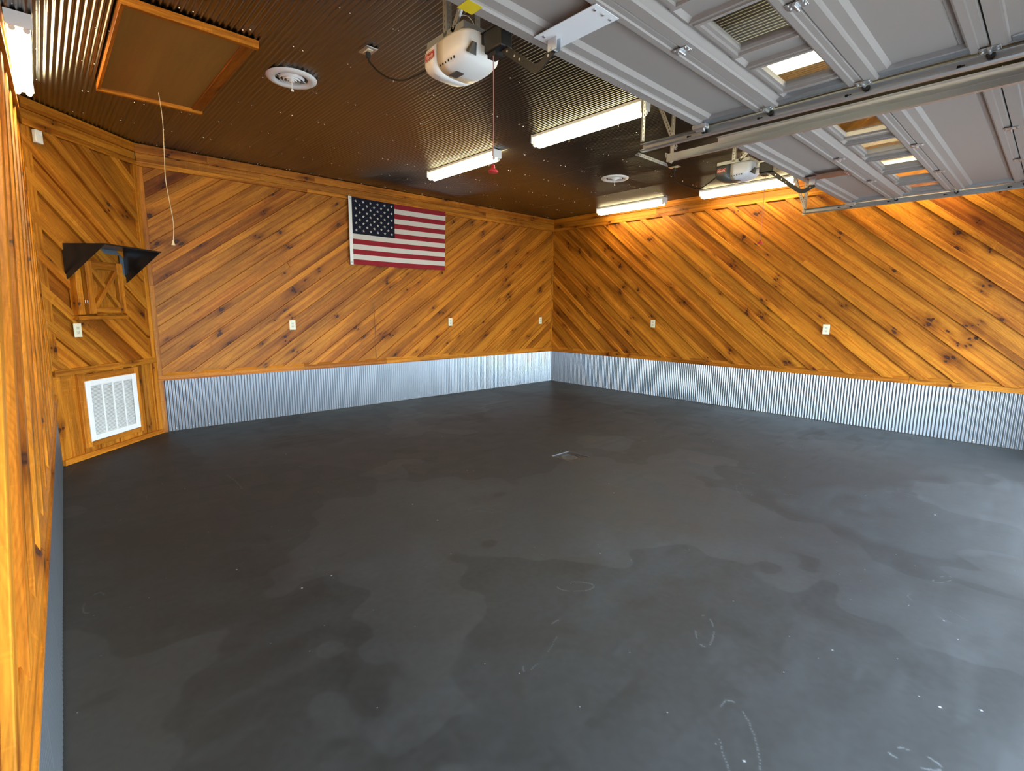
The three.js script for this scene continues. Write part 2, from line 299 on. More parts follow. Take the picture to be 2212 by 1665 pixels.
const wallLeft = structure('wall_left', 'pine board and batten wall along the left side', 'wall', ...frames.left);
backing(wallLeft, LEFT_LEN + 0.2, -0.2);
boardedWall(wallLeft, 0.005, LEFT_LEN - 0.005, RAIL_HI - 0.03, CROWN + 0.02, 41, spread([0.3], 0.36, -2.8, 6.6));
const wallAngled = structure('wall_corner', 'angled pine corner wall holding the white return grille', 'wall', ...frames.angled);
backing(wallAngled, CH_W + 0.06, -0.03, 0.1);
boardedWall(wallAngled, 0.005, CH_W - 0.005, 0.81, CROWN + 0.02, -42, spread([0.12], 0.33, -0.2, 3.6), 0.08, { baseY: 0.84, thick: 0.034 });
{ // vertical boards below the rail of the angled wall
  let x = 0.0; const ws = [0.075, 0.165, 0.10, 0.075, 0.14, 0.09, 0.13, 0.10, 0.06, 0.075, 0.06, 0.07, 0.08];
  ws.forEach((w, i) => { const e = Math.min(CH_W, x + w); if (e > x) part('board', plank(rect(x + 0.001, e - 0.001, 0.0, 0.81), 0, i % 2 ? 0.008 : 0.022, Math.PI / 2, 0.002), i % 2 ? pine[[2, 3, 0][i % 3]] : pine[[1, 0, 6][i % 3]], wallAngled); x = e; });
  for (const [x0, x1, y0, y1, g] of [[0.232, 0.305, 0.095, 0.775, 1], [0.885, 0.945, 0.095, 0.775, 1], [0.305, 0.885, 0.70, 0.775, 0], [0.305, 0.885, 0.095, 0.155, 0]]) part('grille_surround', plank(rect(x0, x1, y0, y1), 0.006, 0.036, g * Math.PI / 2), pine[3], wallAngled);
}
const wallFront = structure('wall_front', 'pine wall around the two garage door openings', 'wall', ...frames.front);
{ // local x is minus world x
  const pieces = [[-0.2, 0.52], [3.66, 3.94], [7.08, 7.75]];
  for (const [a, b] of pieces) part('pier', plank(rect(a, b, 0, H + 0.05), -0.14, 0, Math.PI / 2), pine[0], wallFront);
  for (const [a, b] of [[0.52, 3.66], [3.94, 7.08]]) part('header', plank(rect(a, b, 2.02, H + 0.05), -0.14, 0, 0), pine[3], wallFront);
}

// trim: crown boards, rail over the wainscot, corner posts
const crownProfiles = [[[0, CROWN + 0.128], [0.044, CROWN + 0.130], [0.046, CROWN + 0.134], [0.046, H - 0.002], [0, H - 0.002]], [[0, CROWN + 0.05], [0.028, CROWN + 0.05], [0.028, CROWN + 0.128], [0, CROWN + 0.128]], [[0, CROWN], [0.038, CROWN], [0.041, CROWN + 0.004], [0.041, CROWN + 0.045], [0.032, CROWN + 0.052], [0, CROWN + 0.052]]];
const railProfile = [[0, RAIL_LO], [0.037, RAIL_LO], [0.037, RAIL_LO + 0.016], [0.031, RAIL_LO + 0.018], [0.031, RAIL_LO + 0.05], [0.012, RAIL_HI], [0, RAIL_HI]];
let trimNo = 0;
function trims(frame, label, x0, x1, cuts, rail = true) {
  const crown = structure('trim_' + ++trimNo, 'stacked pine crown boards above ' + label, 'trim', ...frame);
  crownProfiles.forEach((p, k) => { const xs = [x0, ...cuts.map((c) => c + (k - 1) * 0.55).filter((c) => c > x0 + 0.3 && c < x1 - 0.3), x1]; for (let i = 0; i < xs.length - 1; i++) part('crown_board', moulding(p, xs[i] + (i ? 0.001 : 0), xs[i + 1] - 0.001), [pine[3], pine[0], pine[1]][k], crown); });
  if (!rail) return;
  const r = structure('trim_' + ++trimNo, 'pine cap rail over the corrugated wainscot on ' + label, 'trim', ...frame), xs = [x0, ...cuts.map((c) => c + 0.4).filter((c) => c > x0 + 0.3 && c < x1 - 0.3), x1];
  for (let i = 0; i < xs.length - 1; i++) part('rail', moulding(railProfile, xs[i] + (i ? 0.001 : 0), xs[i + 1] - 0.001), pine[[3, 2, 0][i % 3]], r);
}
trims(frames.back, 'the flag wall', BACK_L + 0.02, -0.0, [-5.2, -4.0, -1.7]);
trims(frames.right, 'the wall beside the second garage door', 0.0, FRONT, [2.2, 5.2]);
trims(frames.left, 'the left wall', 0, LEFT_LEN - 0.01, [2.0, 4.4]);
trims(frames.angled, 'the angled corner wall', 0.005, CH_W - 0.01, [], false);
{
  const t1 = structure('trim_' + ++trimNo, 'narrow upright pine strip where the flag wall meets the right wall', 'trim', ...frames.back);
  let y = RAIL_HI; for (const e of [1.55, 2.2, CROWN]) { part('corner_strip', plank(rect(-0.05, -0.002, y, e - 0.002), 0.004, 0.028, Math.PI / 2), anyPine(false), t1); y = e; }
  const t2 = structure('trim_' + ++trimNo, 'upright pine corner post between the flag wall and the angled wall', 'trim', ...frames.back);
  y = 0; for (const e of [1.62, CROWN]) { part('corner_post', plank(rect(BACK_L - 0.005, BACK_L + 0.068, y, e - 0.002), 0.002, 0.03, Math.PI / 2), y ? pine[3] : pine[0], t2); y = e; }
  const t3 = structure('trim_' + ++trimNo, 'upright pine board and floor strip framing the angled wall', 'trim', ...frames.angled);
  part('corner_post', plank(rect(CH_W - 0.062, CH_W - 0.001, 0.0, CROWN), 0.004, 0.04, Math.PI / 2), pine[1], t3);
  part('corner_post', plank(rect(0.001, 0.075, 0.84, CROWN), 0.004, 0.034, Math.PI / 2), pine[0], t3);
  part('rail', plank(rect(0.01, CH_W - 0.015, 0.79, 0.845), 0.004, 0.046, 0), pine[5], t3);
  part('floor_strip', plank(rect(0.0, CH_W - 0.005, 0.002, 0.05), 0.004, 0.05, 0), pine[3], t3);
}
// corrugated wainscot in sheets
function wainscot(name, label, frame, x0, x1, screws = true) {
  const g = structure(name, label, 'wainscot', ...frame); const n = Math.ceil((x1 - x0) / 0.66), heads = [];
  for (let i = 0; i < n; i++) { const a = x0 + i * 0.66, b = Math.min(x1, a + 0.66 + 0.012); part('corrugated_sheet', corrugated(a, b, 0.004, RAIL_LO + 0.004, 0.0085 + (i % 2) * 0.0012, COR_PITCH, COR_AMP, 0), M.zinc, g); }
  for (let x = x0 + 0.06; x < x1; x += rr(0.16, 0.3)) heads.push(new THREE.SphereGeometry(0.0055, 6, 4).translate(Math.round(x / COR_PITCH) * COR_PITCH + COR_PITCH / 4, 0.03, 0.0145));
  if (screws) part('screw_heads', heads, M.screw, g).userData.kind = 'stuff';
}
wainscot('baseboard_back', 'corrugated galvanised wainscot below the flag wall', frames.back, BACK_L + 0.07, -0.008);
wainscot('baseboard_right', 'corrugated galvanised wainscot below the right wall', frames.right, 0.008, FRONT);
wainscot('baseboard_left', 'corrugated galvanised wainscot below the left wall', frames.left, 0, LEFT_LEN - 0.02, false);

// ceiling
{
  const c = structure('ceiling', 'corrugated galvanised metal ceiling', 'ceiling', [0, 0, 0]);
  const holes = [[-5.77, 2.70], [-1.76, 2.65]], Q = 0.1;
  const deck = []; let e0 = -7.85;
  for (const [hx, hz] of holes) { deck.push([e0, hx - Q, -0.35, FRONT + 0.3], [hx - Q, hx + Q, -0.35, hz - Q], [hx - Q, hx + Q, hz + Q, FRONT + 0.3]); e0 = hx + Q; }
  deck.push([e0, 0.35, -0.35, FRONT + 0.3]);
  part('deck', deck.map(([x0, x1, z0, z1]) => box(x1 - x0, 0.1, z1 - z0, (x0 + x1) / 2, H + 0.066, (z0 + z1) / 2)), M.plaster, c);
  let i = 0;
  for (let x = -7.56; x < 0.1; x += 0.65, i++) {
    const x1 = Math.min(0.05, x + 0.662), z0 = -0.03, z1 = FRONT + 0.03, bits = [];
    let spans = [[x, x1, z0, z1]];
    for (const [hx, hz] of holes) spans = spans.flatMap(([a, b, p, q]) => a < hx + Q && b > hx - Q ? [[a, b, p, hz - Q], [a, b, hz + Q, q], ...(a < hx - Q ? [[a, hx - Q, hz - Q, hz + Q]] : []), ...(b > hx + Q ? [[hx + Q, b, hz - Q, hz + Q]] : [])] : [[a, b, p, q]]);
    for (const [a, b, p, q] of spans) { const g = corrugated(a, b, p, q, 0, COR_PITCH, COR_AMP, 0); g.rotateX(Math.PI / 2); bits.push(g); }   // y -> z, faces down
    part('corrugated_sheet', bits.length > 1 ? bits : bits[0], M.zincCeil, c, [0, H + 0.0052 + (i % 2) * 0.0013, 0]);
  }
  for (const [hx, hz] of holes) part('duct', new THREE.CylinderGeometry(0.099, 0.099, 0.4, 24, 1, true).translate(hx, H + 0.2, hz), M.duct, c), part('duct_cap', cyl(0.11, 0.01, hx, H + 0.405, hz, 24), M.duct, c);
  const heads = []; const hg = new THREE.CylinderGeometry(0.0042, 0.0034, 0.004, 6);
  for (let z = 0.12; z < 7.2; z += 0.61) for (let x = -7.2; x < -0.05; x += 0.325) for (const k of [0, 2]) heads.push(hg.clone().translate(Math.round((x + rr(-0.03, 0.03)) / COR_PITCH) * COR_PITCH + k * COR_PITCH - COR_PITCH / 4, H - 0.002, z + rr(-0.02, 0.02)));
  part('screw_heads', heads, M.screw, c).userData.kind = 'stuff';
}
// ------------------------------------------------------------------ outside the doors
{
  const d = structure('driveway', 'concrete apron outside the garage doors', 'driveway');
  part('slab', box(40, 0.1, 30, -3.6, -0.08, FRONT + 0.15 + 15), std('driveway_concrete', [0.40, 0.37, 0.34], 0.9), d);
}

// ------------------------------------------------------------------ fluorescent fixtures
function fluorescentFixture() {
  const f = thing('fluorescent_light', '', 'light', [0, 0, 0], 0, 'twin tube fixtures on the ceiling'), L = 1.22;
  const body = new THREE.Shape([[-0.056, 0], [0.056, 0], [0.056, -0.022], [0.03, -0.056], [-0.03, -0.056], [-0.056, -0.022]].map((p) => new THREE.Vector2(...p)));
  part('housing', new THREE.ExtrudeGeometry(body, { depth: L - 0.01, bevelEnabled: false }).translate(0, 0, -L / 2 + 0.005), M.white, f);
  for (const s of [-1, 1]) {
    const e = new THREE.Shape([[-0.06, 0.001], [0.06, 0.001], [0.06, -0.074], [0.05, -0.08], [-0.05, -0.08], [-0.06, -0.074]].map((p) => new THREE.Vector2(...p)));
    part('end_plate', new THREE.ExtrudeGeometry(e, { depth: 0.012, bevelEnabled: false }).translate(0, 0, s * L / 2 - 0.006), M.white, f);
    for (const x of [-0.031, 0.031]) part('lampholder', [cyl(0.016, 0.014, 0, 0, 0, 14).rotateX(Math.PI / 2).translate(x, -0.087, s * (L / 2 - 0.013)), box(0.02, 0.03, 0.014, x, -0.068, s * (L / 2 - 0.013))], M.whiteDull, f);
  }
  for (const x of [-0.031, 0.031]) part('light_tube', new THREE.CylinderGeometry(0.0185, 0.0185, L - 0.045, 12).rotateX(Math.PI / 2).translate(x, -0.088, 0), tubeMat, f);
  return f;
}
const lampProto = fluorescentFixture();
function lampAt(x, z, label, first) {
  const f = first ? lampProto : lampProto.clone(); if (!first) { f.name = numbered('fluorescent_light'); scene.add(f); }
  f.userData = { ...lampProto.userData, label }; f.position.set(x, H - 0.004, z);
  const l = new THREE.RectAreaLight(TUBE_COLOR, PANEL_GLOW, 0.09, 1.14); l.position.set(x, H - 0.004 - 0.112, z); l.rotation.x = -Math.PI / 2; l.name = f.name + '_glow'; scene.add(l);
}
const LX = [-7.205, -3.60, -0.315], LZ = [1.87, 3.66, 5.49];
const lampWords = [
  ['lit twin tube fixture against the left wall near the angled corner', 'lit twin tube fixture against the left wall beside the attic hatch', 'lit twin tube fixture against the left wall over the first garage door'],
  ['lit twin tube fixture in mid ceiling, the one closest to the flag', 'lit twin tube fixture in mid ceiling, in line with the track hangers', 'lit twin tube fixture in mid ceiling seen through the first garage door windows'],
  ['lit twin tube fixture by the right wall nearest the back corner', 'lit twin tube fixture by the right wall behind the dark grey opener', 'lit twin tube fixture by the right wall seen through the second garage door windows']];
LX.forEach((x, i) => LZ.forEach((z, j) => lampAt(x, z + (i === 2 ? 0.03 : 0), lampWords[i][j], i === 0 && j === 0)));

// ------------------------------------------------------------------ round ceiling diffusers
function diffuser() {
  const v = thing('ceiling_diffuser', '', 'vent');
  const ring = (pts) => new THREE.LatheGeometry(pts.map((p) => new THREE.Vector2(...p)), 48);
  part('flange', ring([[0.112, 0.0], [0.112, -0.012], [0.135, -0.02], [0.158, -0.016], [0.172, -0.006], [0.172, -0.001]]), M.white, v);
  [0.088, 0.064, 0.041].forEach((r, i) => part('cone_ring', ring([[r, -0.001], [r - 0.008, -0.019 - i * 0.003], [r - 0.010, -0.019 - i * 0.003], [r - 0.003, 0.0], [r, -0.001]]), M.white, v));
  part('centre_cap', ring([[0, -0.03], [0.014, -0.03], [0.02, -0.024], [0.018, -0.014]]), M.white, v);
  part('spider_bar', box(0.2, 0.003, 0.004, 0, -0.006, 0), M.white, v);
  part('damper_handle', [cyl(0.004, 0.05, 0, -0.054, 0, 10), rbox(0.02, 0.016, 0.006, 0.002, 0, -0.084, 0)], M.whiteDull, v);
  v.traverse((c) => { if (c.isMesh) c.material.side = THREE.DoubleSide; }); return v;
}
{ const a = diffuser(); a.position.set(-5.77, H - 0.003, 2.70); a.userData.label = 'round white ceiling diffuser beside the attic hatch'; a.userData.group = 'round ceiling diffusers';
  const b = a.clone(); b.name = numbered('ceiling_diffuser'); scene.add(b); b.position.set(-1.76, H - 0.003, 2.65); b.userData = { ...a.userData, label: 'round white ceiling diffuser beyond the dark grey opener' }; }

// ------------------------------------------------------------------ attic hatch and its pull cord
{
  const h = thing('attic_hatch', 'brown plywood attic hatch with pine edge strips', 'hatch', [-6.465, H - 0.012, 2.33]);
  const X = 0.335, Z = 0.755, lay = (g) => g.rotateX(Math.PI / 2);
  part('panel', lay(plank(rect(-X + 0.02, X - 0.05, -Z + 0.02, Z - 0.02), -0.006, 0.012, Math.PI / 2)), ply, h);
  part('edge_strip', lay(plank(rect(-X, X + 0.02, -Z - 0.01, -Z + 0.022), -0.006, 0.04, 0)), pine[1], h);
  part('edge_strip', lay(plank(rect(-X, X + 0.02, Z - 0.022, Z + 0.01), -0.006, 0.04, 0)), pine[1], h);
  part('edge_strip', lay(plank(rect(X - 0.055, X + 0.012, -Z + 0.022, Z - 0.022), -0.006, 0.022, Math.PI / 2)), pine[4], h);
  part('edge_strip', lay(plank(rect(-X, -X + 0.02, -Z + 0.022, Z - 0.022), -0.006, 0.034, Math.PI / 2)), pine[3], h);
  const c = thing('pull_cord', 'long cream pull cord hanging from the attic hatch', 'cord', [-6.435, 1.885, 1.775]);
  part('string', tube([[-0.006, 1.145, 0.0], [0.003, 0.95, 0.004], [-0.004, 0.72, 0.0], [-0.012, 0.5, 0.002], [0.004, 0.3, 0], [0.013, 0.17, 0], [0.002, 0.03, 0]], 0.0028, 60, 6), M.cord, c);
  part('knob', new THREE.LatheGeometry([[0.0, 0.04], [0.006, 0.038], [0.008, 0.022], [0.014, 0.004], [0.013, 0], [0, 0]].map((p) => new THREE.Vector2(...p)), 14), M.cord, c);
}
// ------------------------------------------------------------------ outlets
function outlet(label, frame, x, y, out) {
  const g = thing('wall_outlet', label, 'outlet', [0, 0, 0], 0, 'ivory wall outlets'); const w = new THREE.Vector3(x, y, out).applyAxisAngle(new THREE.Vector3(0, 1, 0), frame[1]).add(new THREE.Vector3(...frame[0])); g.position.copy(w); g.rotation.y = frame[1];
  part('cover_plate', rbox(0.078, 0.124, 0.008, 0.003, 0, 0, 0.002), M.ivory, g);
  for (const s of [-1, 1]) { const f = part('receptacle', rbox(0.035, 0.03, 0.006, 0.0025, 0, s * 0.0195, 0.0045), M.ivoryDark, g); for (const k of [-1, 1]) part('slot', box(0.0025, 0.009, 0.001, k * 0.0065, s * 0.0195 + 0.003, 0.0076), M.slot, f); part('slot', cyl(0.0028, 0.001, 0, 0, 0, 8).rotateX(Math.PI / 2).translate(0, s * 0.0195 - 0.007, 0.0076), M.slot, f); }
  part('plate_screw', cyl(0.003, 0.002, 0, 0, 0, 10).rotateX(Math.PI / 2).translate(0, 0, 0.0065), M.screw, g);
}
outlet('ivory wall outlet below and left of the flag', frames.back, -4.92, 1.172, 0.024);
outlet('ivory wall outlet midway between the flag and the back corner', frames.back, -2.44, 1.178, 0.024);
outlet('ivory wall outlet on the flag wall next to the back corner', frames.back, -0.356, 1.178, 0.024);
outlet('ivory wall outlet on the right wall nearest the back corner', frames.right, 2.245, 1.175, 0.043);
outlet('ivory wall outlet on the right wall below the second garage door', frames.right, 4.715, 1.172, 0.043);
outlet('ivory wall outlet below the small wooden cabinet', frames.angled, 0.284, 1.18, 0.04);
{
  const s = thing('wall_sensor', 'small white sensor box high on the angled corner wall', 'sensor'); const w = new THREE.Vector3(0.122, 2.768, 0.036).applyAxisAngle(new THREE.Vector3(0, 1, 0), CH_TURN).add(new THREE.Vector3(C2[0], 0, C2[1])); s.position.copy(w); s.rotation.y = CH_TURN;
  part('case', rbox(0.066, 0.105, 0.032, 0.006, 0, 0, 0.016), M.whiteDull, s); part('sensor_window', rbox(0.03, 0.024, 0.004, 0.0018, 0.012, 0.022, 0.0325), M.white, s);
}
// ------------------------------------------------------------------ return air grille
{
  const g = thing('return_grille', 'large white louvred return air grille near the floor', 'grille', [C2[0], 0, C2[1]], CH_TURN), X0 = 0.292, X1 = 0.892, Y0 = 0.146, Y1 = 0.713, b = 0.052;
  const Z = 0.036, rim = (p) => plank(p, Z, Z + 0.012, 0, 0.004);
  part('frame', [rim(rect(X0, X0 + b, Y0, Y1)), rim(rect(X1 - b, X1, Y0, Y1)), rim(rect(X0 + b, X1 - b, Y0, Y0 + b)), rim(rect(X0 + b, X1 - b, Y1 - b, Y1))], M.white, g);
  part('filter', box(X1 - X0 - 0.06, Y1 - Y0 - 0.06, 0.004, (X0 + X1) / 2, (Y0 + Y1) / 2, 0.026), M.filter, g);  // filter sheet whose grey carries painted shade for the gaps between blades
  const iw = (X1 - X0 - 2 * b), cw = iw / 4;
  for (let k = 1; k < 4; k++) part('mullion', box(0.017, Y1 - Y0 - 2 * b, 0.008, X0 + b + cw * k, (Y0 + Y1) / 2, Z + 0.006), M.white, g);
  for (let k = 0; k < 4; k++) { const blades = []; for (let y = Y0 + b + 0.006; y < Y1 - b - 0.003; y += 0.0122) blades.push(box(cw - 0.015, 0.0016, 0.0095).rotateX(0.62).translate(X0 + b + cw * (k + 0.5), y, Z + 0.002)); part('louvre_bank', blades, M.white, g); }
  for (const x of [X0 + 0.02, X1 - 0.02]) part('frame_screw', cyl(0.0035, 0.003, 0, 0, 0, 10).rotateX(Math.PI / 2).translate(x, (Y0 + Y1) / 2, Z + 0.013), M.screw, g);
}
// ------------------------------------------------------------------ small barn-door cabinet with its metal hood
{
  const c = thing('wall_cabinet', 'small pine cabinet with crossed barn-style door under the black hood', 'cabinet', [C2[0], 0, C2[1]], CH_TURN), X0 = 0.275, X1 = 0.79, Y0 = 1.325, Y1 = 1.81, D = 0.10, B = 0.022;
  part('body', plank(rect(X0, X1, Y0, Y1), B, D - 0.045, Math.PI / 2), pine[0], c);
  const d = sub('door', c); part('panel', plank(rect(X0 + 0.09, X1 - 0.01, Y0 + 0.01, Y1 - 0.01), D - 0.05, D - 0.024, Math.PI / 2), pine[5], d);
  const st = (p, g, m) => part('rail', plank(p, D - 0.03, D + 0.012, g), m, d);
  st(rect(X0 + 0.085, X0 + 0.155, Y0 + 0.005, Y1 - 0.005), Math.PI / 2, pine[3]); st(rect(X1 - 0.075, X1 - 0.005, Y0 + 0.005, Y1 - 0.005), Math.PI / 2, pine[3]); st(rect(X0 + 0.155, X1 - 0.075, Y1 - 0.075, Y1 - 0.005), 0, pine[2]); st(rect(X0 + 0.155, X1 - 0.075, Y0 + 0.005, Y0 + 0.06), 0, pine[0]);
  const area = rect(X0 + 0.155, X1 - 0.075, Y0 + 0.06, Y1 - 0.075), cx = (X0 + 0.155 + X1 - 0.075) / 2, cy = (Y0 + 0.06 + Y1 - 0.075) / 2;
  for (const s of [1, -1]) { const a = Math.atan2(s * (Y1 - Y0 - 0.135), X1 - X0 - 0.23), nx = -Math.sin(a), ny = Math.cos(a), o = cx * nx + cy * ny; part('cross_brace', plank(cut(cut(area, nx, ny, o - 0.02), -nx, -ny, -(o + 0.02)), D - 0.028, D + (s > 0 ? 0.012 : 0.010), a), s > 0 ? pine[3] : pine[0], d); }
  part('side_post', plank(rect(X0 - 0.005, X0 + 0.055, Y0 - 0.005, Y1), B, D - 0.005, Math.PI / 2), pine[1], c);
  part('sill', plank(rect(X0 - 0.02, X1 + 0.025, Y0 - 0.05, Y0 - 0.018), B, D + 0.0, 0), pine[3], c);
  part('hook_latch', [rbox(0.006, 0.03, 0.006, 0.002, X0 + 0.06, Y0 + 0.11, D + 0.0), rbox(0.006, 0.03, 0.006, 0.002, X0 + 0.078, Y0 + 0.11, D + 0.004)], M.screw, c);
  const h = thing('metal_hood', 'black sheet metal hood with triangular side wings over the small cabinet', 'hood', [C2[0], 0, C2[1]], CH_TURN), HX0 = 0.245, HX1 = 0.91, T = 1.935, Bt = 1.63, O = 0.425, W0 = 0.026, t = 0.0022;
  const wing = (x) => { const s = new THREE.Shape([[W0, T], [O, T], [W0 + 0.02, Bt], [W0, Bt]].map((p) => new THREE.Vector2(...p))); return new THREE.ExtrudeGeometry(s, { depth: t, bevelEnabled: false }).rotateY(-Math.PI / 2).translate(x, 0, 0); };
  part('side_wing', wing(HX0), M.blackMetal, h); part('side_wing', wing(HX1 + t), M.blackMetal, h);
  part('top_plate', box(HX1 - HX0 + t, t, O - W0, (HX0 + HX1) / 2, T + t / 2, (O + W0) / 2), M.blackMetal, h);
  part('wall_flange', box(HX1 - HX0, 0.04, t, (HX0 + HX1) / 2, T - 0.02, W0 + t), M.greyMetal, h);
  part('wall_flange', box(0.05, T - Bt - 0.04, t, HX1 - 0.025, (T + Bt) / 2 - 0.02, W0 + t), M.greyMetal, h);
  part('front_lip', box(HX1 - HX0, 0.012, t, (HX0 + HX1) / 2, T - 0.006, O), M.blackMetal, h);
}
// ------------------------------------------------------------------ flag
{
  const X0 = -4.115, W = 1.575, Y1 = 2.865, Y0 = 1.985, HEAD = 0.045, f = thing('flag', 'American flag with a blue star field pinned flat to the pine wall', 'flag', [X0, Y0, 0.034]);
  const hh = Y1 - Y0, S = (u, v) => { const sag = 0.012 * Math.sin(u * Math.PI) * (1 - v) * 0.5; return [HEAD + u * (W - HEAD) - 0.006 * (1 - v) * Math.sin(u * 3), v * hh - sag - 0.006 * Math.sin(u * Math.PI) * v, 0.004 + 0.007 * Math.sin(u * 11 + v * 2.2) * u + 0.004 * Math.sin(u * 5 - v * 4) + 0.005 + 0.016 * v]; };
  const patch = (u0, u1, v0, v1, lift = 0) => {
    const nu = Math.ceil((u1 - u0) * 40), nv = Math.max(2, Math.ceil((v1 - v0) * 20)), P = [], UV = [], I = [];
    for (let j = 0; j <= nv; j++) for (let i = 0; i <= nu; i++) { const p = S(u0 + (u1 - u0) * i / nu, v0 + (v1 - v0) * j / nv); P.push(p[0], p[1], p[2] + lift); UV.push(i / nu, j / nv); }
    for (let j = 0; j < nv; j++) for (let i = 0; i < nu; i++) { const a = j * (nu + 1) + i, b = a + nu + 1; I.push(a, a + 1, b, b, a + 1, b + 1); }
    const g = geom(P, UV, I); return g;
  };
  for (const m of [M.navy, M.flagRed, M.flagWhite, M.canvas]) m.side = THREE.DoubleSide;
  const CW = 0.425, CV = 6 / 13;
  for (let k = 0; k < 13; k++) part('stripe', patch(k < 7 ? CW : 0, 1, 1 - (k + 1) / 13, 1 - k / 13), k % 2 ? M.flagWhite : M.flagRed, f);
  const c = part('star_field', patch(0, CW, CV, 1), M.navy, f);
  const star = (u, v) => { const o = S(u, v), P = [], UV = [], R = 0.021, r = R * 0.39; const pt = (i) => { const a = Math.PI / 2 + i * Math.PI / 5, q = i % 2 ? r : R; return [o[0] + Math.cos(a) * q, o[1] + Math.sin(a) * q, o[2] + 0.003]; }; for (let i = 0; i < 10; i++) { P.push(o[0], o[1], o[2] + 0.003, ...pt(i), ...pt(i + 1)); UV.push(0, 0, 0, 0, 0, 0); } return geom(P, UV); };
  for (let row = 0; row < 9; row++) for (let k = 0; k < (row % 2 ? 5 : 6); k++) part('star', star(CW * ((row % 2 ? 2 : 1) + 2 * k) / 12 + 0.004, 1 - (1 - CV) * (row + 1) / 10), M.flagWhite, c);
  part('heading_band', box(HEAD, hh + 0.012, 0.004, HEAD / 2, hh / 2 - 0.002, 0.018).rotateX(0.012), M.canvas, f);
  for (const y of [0.025, hh - 0.025]) part('grommet', new THREE.TorusGeometry(0.008, 0.0028, 8, 16).translate(HEAD / 2, y, 0.0205 + y * 0.012), M.steelDark, f);
}
// thin wire down the flag wall
{
  const w = thing('wall_wire', 'thin brown wire running down the pine wall to the cap rail', 'wire', [-3.775, 0.66, 0.034]);
  part('strand', tube([[-0.004, 0.83, 0], [0.0, 0.6, 0.002], [0.006, 0.35, 0.001], [0.004, 0.15, 0.001], [0.01, 0.0, 0.006]], 0.003, 40, 6), std('brown_wire_jacket', [0.16, 0.06, 0.03], 0.6), w);
  part('staple', [box(0.014, 0.003, 0.006, -0.004, 0.82, -0.002), box(0.014, 0.003, 0.006, 0.005, 0.3, -0.001)], M.steelDark, w);
}
// ------------------------------------------------------------------ floor drain
M.drainRim = std('painted_steel_rim', [0.12, 0.12, 0.125], 0.4, 0.5);
{
  const d = thing('floor_drain', 'square floor drain with a round slotted grate', 'drain', [-3.66, -0.011, 3.64]);
  const sq = new THREE.Shape([[-0.128, -0.128], [0.128, -0.128], [0.128, 0.128], [-0.128, 0.128]].map((p) => new THREE.Vector2(...p))); const hl = new THREE.Path(); hl.absarc(0, 0, 0.088, 0, Math.PI * 2, true); sq.holes.push(hl);
  part('frame', new THREE.ExtrudeGeometry(sq, { depth: 0.008, bevelEnabled: true, bevelSize: 0.002, bevelThickness: 0.002, bevelSegments: 2, curveSegments: 28 }).rotateX(-Math.PI / 2).translate(0, -0.008, 0), std('black_cast_iron', [0.016, 0.016, 0.017], 0.4), d);
  const gr = new THREE.Shape(); gr.absarc(0, 0, 0.086, 0, Math.PI * 2); for (let k = 0; k < 26; k++) { const a = k / 26 * Math.PI * 2, h = new THREE.Path(), x = Math.cos(a) * 0.07, y = Math.sin(a) * 0.07; h.absellipse(x, y, 0.009, 0.0045, 0, Math.PI * 2, true, a); gr.holes.push(h); } for (let k = 0; k < 12; k++) { const a = k / 12 * Math.PI * 2, h = new THREE.Path(); h.absellipse(Math.cos(a) * 0.042, Math.sin(a) * 0.042, 0.008, 0.004, 0, Math.PI * 2, true, a); gr.holes.push(h); }
  part('grate', new THREE.ExtrudeGeometry(gr, { depth: 0.006, bevelEnabled: true, bevelSize: 0.0012, bevelThickness: 0.0012, bevelSegments: 1, curveSegments: 10 }).rotateX(-Math.PI / 2).translate(0, -0.012, 0), std('worn_cast_iron', [0.045, 0.045, 0.042], 0.4), d);
  part('sump', box(0.24, 0.02, 0.24, 0, -0.05, 0), std('drain_iron', [0.06, 0.055, 0.05], 0.6), d);
  for (const [w, dd, x, z] of [[0.26, 0.004, 0, -0.129], [0.26, 0.004, 0, 0.129], [0.004, 0.254, -0.129, 0], [0.004, 0.254, 0.129, 0]]) part('rim', box(w, 0.05, dd, x, -0.014, z), M.drainRim, d);
}
